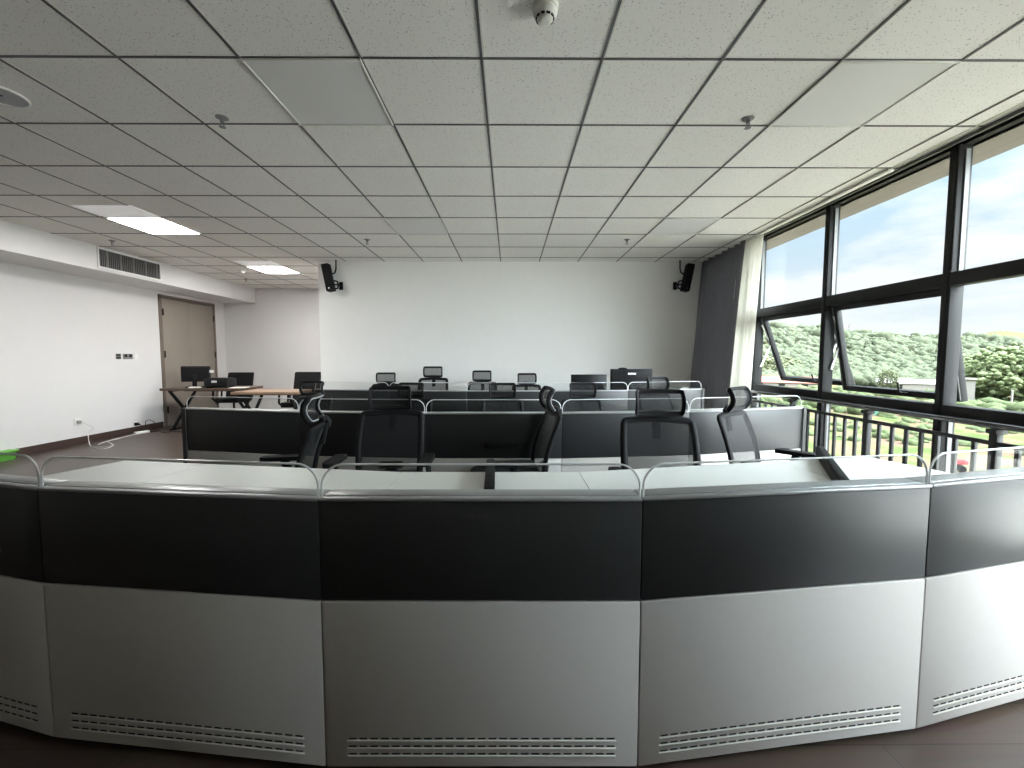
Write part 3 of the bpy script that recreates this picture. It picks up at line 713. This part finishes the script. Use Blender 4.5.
exec_chair(PY(243, 380, 8.3).x, 8.0, R(4), .95, 'black padded chair standing behind the dark wooden table')
exec_chair(PY(308, 380, 7.55).x, 7.25, R(-3), .985, 'black padded chair at the corner of the back wall beside the light table')

# ------------------------------------------------------------------ wall fittings
def wall_plate(px_, py_, w_, h_, label, kind):
    p = PX(px_, py_, XL)
    b = MB(); b.box((.006, 0, 0), (.012, w_, h_), bevel=.003)
    if kind == 'dark': b.box((.0125, 0, .022), (.003, w_ * .8, h_ * .3), bevel=.001, mi=1); b.box((.0125, 0, -.022), (.003, w_ * .8, h_ * .3), bevel=.001, mi=1)
    if kind == 'double':
        for s in (-1, 1): b.box((.0125, s * .043, .012), (.004, .05, .045), bevel=.001, mi=1)
    if kind == 'white': b.box((.0125, 0, 0), (.003, w_ * .6, h_ * .7), bevel=.001)
    if kind == 'socket':
        for s in (-1, 1): b.box((.0125, s * .012, .012), (.002, .005, .014), mi=1)
    base = {'dark': M['frame_edge'], 'double': M['grille'], 'white': M['white'], 'socket': M['white']}[kind]
    o = b.build('wall_socket' if kind == 'socket' else 'wall_switch', [base, M['plastic']], None, p)
    return tag(o, label, 'socket' if kind == 'socket' else 'switch', None if kind == 'socket' else 'switches on the left wall')
wall_plate(118, 356.4, .082, .086, 'dark wall switch standing alone, farthest from the door', 'dark')
wall_plate(127.5, 356.5, .17, .086, 'grey double wall panel with two black displays', 'double')
wall_plate(136, 356.6, .082, .086, 'plain white wall switch nearest the door', 'white')
wall_plate(77, 421.5, .09, .09, 'white wall socket low on the left wall with grey cable', 'socket')
p = PX(135, 424, XL); o = MB().box((.006, 0, 0), (.012, .09, .09), bevel=.003).build('wall_socket', M['white'], None, p); tag(o, 'white wall socket with black plug near the door', 'socket')
o = MB().box((.035, -.01, 0), (.045, .05, .05), bevel=.008).box((.07, -.01, -.004), (.03, .035, .03), bevel=.006).build('plug', M['plastic'], None, p); tag(o, 'black plug pushed into the socket near the door', 'plug')
p = PX(77, 421.5, XL); q = MB().box((.03, 0, -.008), (.035, .05, .045), bevel=.008).build('plug', M['greyplastic'], None, p); tag(q, 'grey plug in the low wall socket far from the door', 'plug')
def cable(pts, r, m, label):
    # smooth through points
    P = [Vector(v) for v in pts]; out = []
    for i in range(len(P) - 1):
        p0, p1, p2_, p3_ = P[max(i - 1, 0)], P[i], P[i + 1], P[min(i + 2, len(P) - 1)]
        for k in range(6):
            t = k / 6; out.append(.5 * ((2 * p1) + (p2_ - p0) * t + (2 * p0 - 5 * p1 + 4 * p2_ - p3_) * t * t + (3 * p1 - p0 - 3 * p2_ + p3_) * t ** 3))
    out.append(P[-1]); o = MB().tube(out, r, 6).build('power_cable', m); return tag(o, label, 'cable', 'cables on the floor by the left wall')
FZ = lambda x, y, h=.006: PZ(x, y, h)
s0 = PX(77, 421.5, XL) + Vector((.045, .02, -.01))
cable([s0, s0 + Vector((.06, .1, -.1)), PX(83, 433, XL) + Vector((.08, 0, 0)), FZ(90, 445), FZ(98, 447), FZ(112, 446), FZ(107, 441.5), FZ(98, 444.5), FZ(111, 440), FZ(122, 437.5), FZ(134, 434.5)], .005, M['cable_w'], 'pale looping cable from the low socket across the floor')
cable([FZ(93, 447), FZ(103, 449), FZ(114, 445), FZ(108, 441.5), FZ(118, 439), FZ(127, 436), FZ(140, 434)], .004, M['cable_w'], 'second pale cable curled on the floor ending at the power strip')
k0 = PX(140, 427, XL) + Vector((.06, 0, .0))
cable([PX(135, 424, XL) + Vector((.085, -.01, 0)), PX(139, 427, XL) + Vector((.10, 0, 0)), PX(141, 421.5, XL) + Vector((.08, 0, 0)), PX(147, 420, XL) + Vector((.05, 0, 0)), PX(152, 423, XL) + Vector((.05, 0, 0)), FZ(156, 430), FZ(166, 429.5), FZ(178, 428.5)], .005, M['cable_b'], 'black cable looping from the plug near the door towards the dark table')
cable([FZ(150, 432), FZ(158, 431), FZ(164, 432.5), FZ(174, 431.5), FZ(182, 432)], .006, M['cable_b'], 'black cable lying under the front edge of the dark table')
cs = FZ(142, 433.5, .0)
s = MB(); s.box((0, 0, .02), (.06, .20, .04), bevel=.008)
for k in range(4): s.box((0, -.066 + k * .044, .0405), (.03, .022, .003), mi=1)
o = s.build('power_strip', [M['white'], M['greyplastic']], None, (cs.x, cs.y, 0)); o.rotation_euler.z = R(-20); tag(o, 'white power strip on the floor beside the left skirting', 'power strip')
# green thing on the floor at the left picture edge
gp = PZ(4, 463, 0)
g = empty('green_crate', (gp.x - .34, gp.y + .05, 0)); tag(g, 'low bright green plastic crate on the floor at the left picture edge', 'crate')
b = MB(); w_, d_, h_ = .52, .38, .10
b.box((0, 0, .008), (w_ - .06, d_ - .06, .016))
for s in (-1, 1):
    b.box((s * (w_ / 2 - .03), 0, h_ / 2), (.012, d_ - .05, h_), Matrix.Rotation(R(s * 8), 3, 'Y')); b.box((0, s * (d_ / 2 - .03), h_ / 2), (w_ - .05, .012, h_), Matrix.Rotation(R(-s * 8), 3, 'X'))
b.build('tub', M['green'], g)
MB().plate(rrect(w_ + .02, d_ + .02, .05), lambda p, q, t: Vector((p, q, h_ + t + .004)), .014).build('lid', M['green'], g)

# speakers
def speaker(px_, s, label):
    p = PY(px_, 279.5, YB); r = empty('wall_speaker', (p.x, YB, p.z)); tag(r, label, 'speaker', 'wall speakers')
    rot = Matrix.Rotation(R(s * 10.5), 3, 'Y')
    c = Vector((s * .01, -.14, .0))
    MB().box(c, (.10, .13, .41), rot, bevel=.004).build('cabinet', M['plastic'], r)
    MB().box(c + rot @ Vector((s * .051, 0, .0)), (.004, .115, .39), rot, bevel=.002).build('grille', M['cushion'], r)
    MB().lathe([(.010, -.003), (.010, .003)], c + rot @ Vector((0, -.066, -.165)), 12, rot=Matrix.Rotation(R(90), 3, 'X')).build('badge', M['steel'], r)
    k = MB(); x = -s * .07
    k.tube([(x - s * .0, -.13, -.04), (x - s * .045, -.13, -.05), (x - s * .06, -.13, -.10), (x - s * .055, -.13, -.155), (x - s * .0, -.13, -.165)], .012, 8); k.tube([(x - s * .055, -.13, -.10), (x + s * .01, -.13, -.10)], .010, 8)
    k.tube([(x - s * .055, -.13, -.10), (x - s * .055, -.01, -.10)], .014, 8); k.box((x - s * .055, -.006, -.10), (.06, .012, .12), bevel=.003); k.build('bracket', M['plastic'], r)
    zt = H - p.z
    MB().tube([(x + s * .03, -.12, .06), (x - s * .01, -.12, .08), (x - s * .02, -.10, .14), (x - s * .02, -.09, zt - .002)], .012, 6).build('cord', M['cable_b'], r)
    return r
speaker(333, -1, 'black wall speaker at the recess corner of the back wall')
speaker(683, 1, 'black wall speaker beside the grey drape')

# ------------------------------------------------------------------ ceiling fittings
def lamp(x0, y0, label, lit):
    r = empty('ceiling_light', (x0 + .3 + (.045 if lit else 0), y0 + .3, H)); tag(r, label, 'ceiling light', 'lit square ceiling lights' if lit else 'unlit square ceiling panels')
    f = MB()
    for s in (-1, 1): f.box((s * .293, 0, -.006), (.014, .6, .012), bevel=.002); f.box((0, s * .293, -.006), (.572, .014, .012), bevel=.002)
    f.build('frame', M['cream'], r)
    MB().box((0, 0, -.004), (.572, .572, .006)).build('diffuser', M['lamp'] if lit else M['panel_off'], r, smooth=0)
    if lit: MB().box((0, -.475, -.003), (.576, .34, .006), bevel=.001).build('side_strip', M['strip_dim'], r, smooth=0)  # faintly emissive strip on the near side of the lit square
    return r
gx = lambda k: GX0 + .6 * k
gy = lambda k: GY0 + .6 * k
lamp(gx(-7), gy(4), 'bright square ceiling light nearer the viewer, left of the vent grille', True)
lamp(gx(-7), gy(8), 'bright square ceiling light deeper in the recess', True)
lamp(gx(-2), gy(0), 'smooth unlit square ceiling panel left of the picture middle, nearer one', False)
lamp(gx(3), gy(0), 'smooth unlit square ceiling panel near the window, nearer one', False)
lamp(gx(-2), gy(4), 'smooth unlit square ceiling panel left of the middle towards the back wall', False)
lamp(gx(3), gy(4), 'smooth unlit square ceiling panel towards the drape and back wall', False)
def sprinkler(px_, py_, label):
    p = PZ(px_, py_, H); r = empty('sprinkler', (p.x, p.y, H)); tag(r, label, 'sprinkler', 'ceiling sprinklers')
    MB().lathe([(.036, 0), (.036, -.004), (.02, -.010), (.012, -.012)], seg=20).build('escutcheon', M['grille'], r)
    k = MB(); k.lathe([(.012, -.01), (.012, -.028), (.007, -.032)], seg=12)
    for s in (-1, 1): k.tube([(s * .008, 0, -.028), (s * .014, 0, -.042), (s * .004, 0, -.056)], .003, 6)
    k.build('body', M['grille'], r)
    MB().lathe([(.018, -.056), (.02, -.058), (.004, -.060)], seg=16).build('deflector', M['grille'], r)
sprinkler(222, 117.5, 'ceiling sprinkler on the near left, beside a grid bar')
sprinkler(748, 118.5, 'ceiling sprinkler near the unlit panel on the window side')
sprinkler(367, 239.5, 'small ceiling sprinkler above the back wall, towards the recess speaker')
sprinkler(627, 239.5, 'small ceiling sprinkler above the back wall, towards the drape speaker')
sprinkler(112, 240.5, 'small ceiling sprinkler above the vent grille')
sprinkler(246, 279, 'small ceiling sprinkler deep in the recess near the far light')
p = PZ(545, 6, H); r = empty('smoke_detector', (p.x, p.y, H)); tag(r, 'large white smoke detector on the ceiling at the top picture edge', 'smoke detector')
MB().lathe([(.056, 0), (.056, -.016), (.052, -.020)], seg=32).build('mounting_base', M['cream'], r)
MB().lathe([(.050, -.020), (.050, -.036), (.044, -.046), (.036, -.050)], seg=32).build('housing', M['cream'], r)
k = MB()
for j in range(10):
    a = R(36 * j); k.box((.0365 * math.cos(a), .0365 * math.sin(a), -.0505), (.006, .016, .009), Matrix.Rotation(a, 3, 'Z'), bevel=.001)
k.build('slots', M['gapdark'], r)
MB().lathe([(.034, -.048), (.034, -.056), (.028, -.064), (.01, -.066)], seg=28).build('sensor_cap', M['cream'], r)
p = PZ(242, 270, H); r = empty('smoke_detector', (p.x, p.y, H)); tag(r, 'small white smoke detector deep in the recess ceiling', 'smoke detector')
MB().lathe([(.055, 0), (.055, -.02), (.048, -.03)], seg=24).build('mounting_base', M['white'], r); MB().lathe([(.04, -.03), (.038, -.045), (.02, -.055)], seg=24).build('sensor_cap', M['white'], r)
p = PZ(-2, 94, H); r = empty('ceiling_speaker', (p.x, p.y, H)); tag(r, 'round grey ceiling speaker at the left picture edge', 'speaker')
MB().tube([(.118 * math.cos(R(k * 10)), .118 * math.sin(R(k * 10)), -.004) for k in range(36)], .007, 8, closed=True).build('rim', M['white'], r)
MB().lathe([(.112, -.002), (.10, -.006), (.02, -.008)], seg=36).build('grille', M['grille_grey'], r); MB().box((0, 0, -.009), (.05, .01, .003), bevel=.001).build('badge', M['plastic'], r)
# vent grille on the soffit
ya, yb = PX(98, 249, XS).y, PX(159.3, 264, XS).y; zt, zb_ = H - .035, PX(99, 266, XS).z
r = empty('vent_grille', (XS, (ya + yb) / 2, (zt + zb_) / 2)); tag(r, 'grey louvred air vent grille on the white soffit', 'vent')
w_, h_ = yb - ya, zt - zb_; f = MB()
for s in (-1, 1): f.box((.006, s * (w_ / 2 + .012), 0), (.012, .026, h_ + .05), bevel=.002); f.box((.006, 0, s * (h_ / 2 + .012)), (.012, w_, .026), bevel=.002)
f.build('frame', M['white'], r); MB().box((.001, 0, 0), (.002, w_, h_)).build('backing', M['gapdark'], r)
k = MB(); n = 34
for j in range(n): k.box((.006, -w_ / 2 + (j + .5) * w_ / n, 0), (.009, .0075, h_), Matrix.Rotation(R(25), 3, 'Z'))
for j in (.12, .32, .52, .74, .93): k.box((.008, -w_ / 2 + j * w_, 0), (.01, .016, h_))
k.build('louvre', M['grille'], r)

# ------------------------------------------------------------------ outside
ZG = -5.0
o = MB().box((53, -34, ZG + .03), (78, 88, .06)).build('reflector', M['bounce'], smooth=0); struct(o, 'unseen pale slab added behind the viewer to bounce light indoors', 'reflector')  # out of view, added to bounce light up to the ceiling
def hgt(x, y):
    h = 14 * math.exp(-(((x - 120) / 85) ** 2 + ((y - 205) / 80) ** 2)) + 11 * math.exp(-(((x - 60) / 80) ** 2 + ((y - 230) / 80) ** 2))
    h += 21 * math.exp(-((y - 430) / 120) ** 2) * min(1, max(0, (x - 150) / 200)) + 12 * math.exp(-(((x - 620) / 190) ** 2)) * min(1, max(0, (y - 40) / 150))
    n = mnoise.noise(Vector((x / 45, y / 45, 3.1))) * 2.5
    return ZG + h * (1 + .12 * mnoise.noise(Vector((x / 30, y / 30, 0)))) + n * min(1, max(0, (math.hypot(x, y) - 110) / 80))
def gfn(u, v):
    x = 3.5 + 700 * u ** 2.2; y = -160 + 760 * v
    return Vector((x, y, hgt(x, y)))
o = MB().grid(gfn, 90, 120).build('ground', M['ground'], smooth=60); struct(o, 'field of bare soil and patchy grass with hills beyond', 'ground')
TEMPL = []
for k in range(14):
    b = bmesh.new(); bmesh.ops.create_icosphere(b, subdivisions=2 if k < 5 else 1, radius=1); off = Vector((k * 7.3, k * 3.1, 0))
    b.verts.ensure_lookup_table(); TEMPL.append(([v.co * (1 + .7 * mnoise.noise(v.co * 2 + off)) for v in b.verts], [[v.index for v in f.verts] for f in b.faces])); b.free()
def clumps(items, name, m, parent=None, loc=(0, 0, 0)):
    """items: (x, y, z, radius, squash) -> one mesh of uneven leafy clumps"""
    V, Fc = [], []
    for x, y, z, r_, q in items:
        vs_, fs_ = TEMPL[random.randrange(5) if r_ > 1.6 and parent is not None else random.randrange(5, 14)]; n0 = len(V); a = random.uniform(0, 6.28); ca, sa = math.cos(a) * r_, math.sin(a) * r_
        V += [(x + v.x * ca - v.y * sa, y + v.x * sa + v.y * ca, z + v.z * r_ * q) for v in vs_]; Fc += [[n0 + i for i in f] for f in fs_]
    me = bpy.data.meshes.new(name); me.from_pydata(V, [], Fc); me.materials.append(m)
    for p in me.polygons: p.use_smooth = True
    o = bpy.data.objects.new(name, me); COL.objects.link(o); o.location = loc
    if parent: o.parent = parent
    return o
items = []
while len(items) < 15000:
    az = R(random.uniform(25, 58)); rr = 100 + 460 * random.random() ** 1.5; x, y = rr * math.sin(az), rr * math.cos(az); h = hgt(x, y) - ZG
    if h < 1.5 and random.random() > .55: continue
    if h < .4 and rr < 120: continue
    q = random.uniform(.5, 1.3) * (.6 + rr / 300) * (1.6 if random.random() < .12 and rr > 200 else 1); items.append((x, y, ZG + h + q * .6, q, random.uniform(.8, 1.3)))
o = clumps(items, 'forest', M['forest']); tag(o, 'green wooded hillside covering the view beyond the field', 'forest', kind='stuff')
sh = MB()
for k in range(420):
    t = random.random(); az = R(random.uniform(26, 60)); rr = random.uniform(58, 92)
    x, y = rr * math.sin(az), rr * math.cos(az); s = random.uniform(.5, 1.3); sh.blob((x, y, ZG + s * .4), s, 1, .35, .8)
for k in range(160):
    az = R(random.uniform(32, 60)); rr = random.uniform(40, 58); x, y = rr * math.sin(az), rr * math.cos(az); s = random.uniform(.2, .55); sh.blob((x, y, ZG + s * .3), s, 1, .35, .7)
o = sh.build('undergrowth', M['scrub'], smooth=180); tag(o, 'low bushes and scrub along the far side of the field', 'bushes', kind='stuff')
def tree(px_, pbase, Y, hgt_, spread, label, m='leaf'):
    x = PY(px_, 357, Y).x; r = empty('tree', (x, Y, ZG)); tag(r, label, 'tree', 'broad trees beyond the field')
    it = []
    for k in range(700):
        v = Vector((random.gauss(0, 1), random.gauss(0, 1), random.gauss(0, 1))).normalized() * random.uniform(.55, 1.0)
        lump = 1 + .35 * mnoise.noise(v * 1.7 + Vector((px_, 0, 0)))
        it.append((v.x * spread * lump, v.y * spread * lump, hgt_ * (.52 + .46 * v.z * lump), spread * random.uniform(.05, .10), random.uniform(.6, 1)))
    clumps(it, 'crown', M[m], r)
    MB().tube([(0, 0, 0), (.1, 0, hgt_ * .3), (-.1, .1, hgt_ * .7)], [.28, .2, .08], 8).build('trunk', M['bark'], r)
trees = [(985, 58, 6.6, 4.0, 'round tree right of the beige hut', 'leaf'), (1018, 54, 8.0, 4.6, 'tallest broad tree at the right picture edge', 'leaf'), (1003, 70, 7.4, 5, 'broad tree filling the gap between the round and the tallest tree', 'leaf2'),
         (968, 88, 5.4, 4.4, 'wide pale tree above the roof of the beige hut', 'leaf2'), (889, 66, 4.6, 1.6, 'slim pale young tree rising behind the white shed', 'leaf2'), (765, 98, 6.6, 4.5, 'pale tree beside the curtain above the red-roofed house', 'leaf2'), (783, 106, 6.6, 4.5, 'pale tree behind the left open sash', 'leaf2'), (1045, 62, 8, 5, 'broad tree just outside the right picture edge', 'leaf')]
for a in trees: tree(a[0], 0, a[1], a[2], a[3], a[4], a[5])
def at_g(px_, Y): return Vector((PY(px_, 357, Y).x, Y, ZG))
p = at_g(915, 70); r = empty('shed', p, R(-38)); tag(r, 'long low white-roofed shed seen through the middle sash', 'shed')
MB().box((0, 0, 1.0), (9, 4, 2.0)).build('wall', M['concrete'], r, smooth=0); MB().box((0, -1.05, 2.2), (9.6, 2.3, .1), Matrix.Rotation(R(16), 3, 'X')).box((0, 1.05, 2.2), (9.6, 2.3, .1), Matrix.Rotation(R(-16), 3, 'X')).build('roof', M['whiteroof'], r, smooth=0)
MB().box((-2, -2.02, .9), (1, .06, 1.8)).build('door', M['frame'], r)
p = at_g(783, 80); r = empty('house', p, R(-33)); tag(r, 'red-roofed brick house seen through the left open sash', 'house')
MB().box((0, 0, .8), (13, 5, 1.6)).build('wall', M['concrete'], r, smooth=0); MB().box((0, -1.3, 2.0), (13.6, 2.9, .14), Matrix.Rotation(R(22), 3, 'X')).box((0, 1.3, 2.0), (13.6, 2.9, .14), Matrix.Rotation(R(-22), 3, 'X')).build('roof', M['brick'], r, smooth=0)
for k in (-3.5, 0, 3.5): MB().box((k, -2.52, .9), (1, .06, .8)).build('window', M['frame'], r)
p = at_g(962, 52); r = empty('hut', p, R(-44)); tag(r, 'small beige concrete hut right of the thick window mullion', 'hut')
MB().box((0, 0, 1.75), (2.4, 2.4, 3.5)).build('wall', M['concrete'], r, smooth=0); MB().box((0, 0, 3.56), (2.7, 2.7, .14), bevel=.02).build('roof', M['concrete'], r); MB().box((-.4, -1.22, 1), (.8, .06, 2)).build('door', M['frame'], r)
p = at_g(876, 44); r = empty('fence', p, R(-40)); tag(r, 'short green mesh fence at the edge of the field', 'fence')
MB().box((0, 0, .7), (3.2, .04, 1.3)).build('mesh_panel', M['greennet'], r, smooth=0)
for k in (-1.6, 0, 1.6): MB().box((k, 0, .75), (.08, .08, 1.5), bevel=.01).build('post', M['concrete'], r)
p = at_g(1015, 50); o = MB().tube([(0, 0, 0), (0, 0, 2.2)], .09, 8).lathe([(.12, 2.15), (.12, 2.25), (.04, 2.3)], seg=10).build('concrete_post', M['concrete'], None, p); tag(o, 'pale concrete post at the far edge of the field near the broad trees', 'post')
p = at_g(968, 22.5); r = empty('garden_cart', p, R(-30)); tag(r, 'small red cart standing on the dirt below the railing', 'cart')
b = MB(); b.box((0, 0, .48), (.5, .34, .06), bevel=.01)
for s in (-1, 1): b.box((0, s * .16, .58), (.5, .03, .16), bevel=.008); b.box((s * .24, 0, .58), (.03, .34, .16), bevel=.008)
b.build('tray', M['red'], r); MB().tube([(-.25, -.12, .5), (-.5, -.12, .8), (-.5, .12, .8), (-.25, .12, .5)], .02, 6).build('handle', M['plastic'], r)
for s in (-1, 1): MB().lathe([(.05, -.03), (.18, -.03), (.2, 0), (.18, .03), (.05, .03)], (0, s * .22, .2), 16, rot=Matrix.Rotation(R(90), 3, 'X')).tube([(0, s * .2, .2), (0, s * .12, .46)], .02, 6).build('wheel', M['plastic'], r)
def pylon(px_, Y, h_, label):
    x = PY(px_, 357, Y).x; z = hgt(x, Y) + 2; r = empty('pylon', (x, Y, z)); tag(r, label, 'pylon', 'power pylons on the ridge'); b = MB()
    for sx in (-1, 1):
        for sy in (-1, 1): b.tube([(sx * 1.0, sy * 1.0, -3), (sx * .2, sy * .2, h_)], .10, 5)
    for k in range(7):
        t0, t1 = k / 7, (k + 1) / 7; w0, w1 = 1 - .8 * t0, 1 - .8 * t1
        for sy in (-1, 1): b.tube([(-w0, sy * w0, h_ * t0), (w1, sy * w1, h_ * t1)], .06, 4); b.tube([(w0, sy * w0, h_ * t0), (-w1, sy * w1, h_ * t1)], .06, 4)
    b.build('mast', M['grille'], r); a = MB()
    for z_ in (.78, .92): a.tube([(-2, 0, h_ * z_), (0, 0, h_ * z_ + .5), (2, 0, h_ * z_)], .09, 5)
    a.build('cross_arm', M['grille'], r)
pylon(848, 205, 9, 'lattice power pylon on the ridge above the middle sash, taller one')
pylon(900, 215, 8, 'lattice power pylon on the ridge farther along towards the mullion')

# ------------------------------------------------------------------ world
wd = bpy.data.worlds.new('sky'); sc.world = wd; wd.use_nodes = True
N, L = wd.node_tree.nodes, wd.node_tree.links; bg = N['Background']
tc = N.new('ShaderNodeTexCoord'); sx = N.new('ShaderNodeSeparateXYZ'); L.new(tc.outputs['Generated'], sx.inputs[0])
def mth(op, a, b=None, c=None):
    m = N.new('ShaderNodeMath'); m.operation = op
    for i, v in enumerate((a, b, c)):
        if v is None: continue
        if isinstance(v, (int, float)): m.inputs[i].default_value = v
        else: L.new(v, m.inputs[i])
    return m.outputs[0]
zc = mth('MAXIMUM', sx.outputs['Z'], 0.0); den = mth('ADD', zc, .18)
cv = N.new('ShaderNodeCombineXYZ'); L.new(mth('DIVIDE', sx.outputs['X'], den), cv.inputs[0]); L.new(mth('DIVIDE', sx.outputs['Y'], den), cv.inputs[1])
nz = N.new('ShaderNodeTexNoise'); nz.inputs['Scale'].default_value = 1.7; nz.inputs['Detail'].default_value = 6; nz.inputs['Roughness'].default_value = .55; L.new(cv.outputs[0], nz.inputs['Vector'])
rp = N.new('ShaderNodeValToRGB'); rp.color_ramp.elements[0].position = .40; rp.color_ramp.elements[0].color = (.50, .67, .81, 1); rp.color_ramp.elements[1].position = .58; rp.color_ramp.elements[1].color = (.89, .91, .915, 1)
L.new(nz.outputs['Fac'], rp.inputs[0])
# whiter towards the horizon, brighter towards the zenith, unseen bright lobe added at the rear right to light the room
hz = N.new('ShaderNodeMix'); hz.data_type = 'RGBA'; hz.inputs[7].default_value = (.83, .87, .89, 1)
L.new(mth('SUBTRACT', 1.0, mth('MINIMUM', mth('MULTIPLY', zc, 4.0), 1.0)), hz.inputs[0]); L.new(rp.outputs[0], hz.inputs[6])
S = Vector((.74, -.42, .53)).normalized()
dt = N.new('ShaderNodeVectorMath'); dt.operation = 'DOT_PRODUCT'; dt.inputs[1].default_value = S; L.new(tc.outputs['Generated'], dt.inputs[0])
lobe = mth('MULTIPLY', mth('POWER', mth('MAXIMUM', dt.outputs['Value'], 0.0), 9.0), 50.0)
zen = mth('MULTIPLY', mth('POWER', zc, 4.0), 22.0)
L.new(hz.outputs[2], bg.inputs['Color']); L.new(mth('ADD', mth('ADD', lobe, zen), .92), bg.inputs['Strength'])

sd = bpy.data.lights.new('sun', 'SUN'); sd.energy = 3.2; sd.angle = R(25); sd.color = (1, .97, .92)
so = bpy.data.objects.new('sun', sd); COL.objects.link(so); so.location = (0, -20, 40); so.rotation_euler = Vector((-.12, -.72, .68)).to_track_quat('Z', 'Y').to_euler()
# ------------------------------------------------------------------ view
vs = sc.view_settings; vs.view_transform = 'Standard'; vs.look = 'None'; vs.gamma = 1; vs.use_curve_mapping = False; vs.exposure = 0.44
sc.cycles.max_bounces = 12; sc.cycles.diffuse_bounces = 7; sc.cycles.transparent_max_bounces = 24; sc.cycles.glossy_bounces = 4
sc.cycles.caustics_reflective = False; sc.cycles.caustics_refractive = False; sc.cycles.sample_clamp_indirect = 6
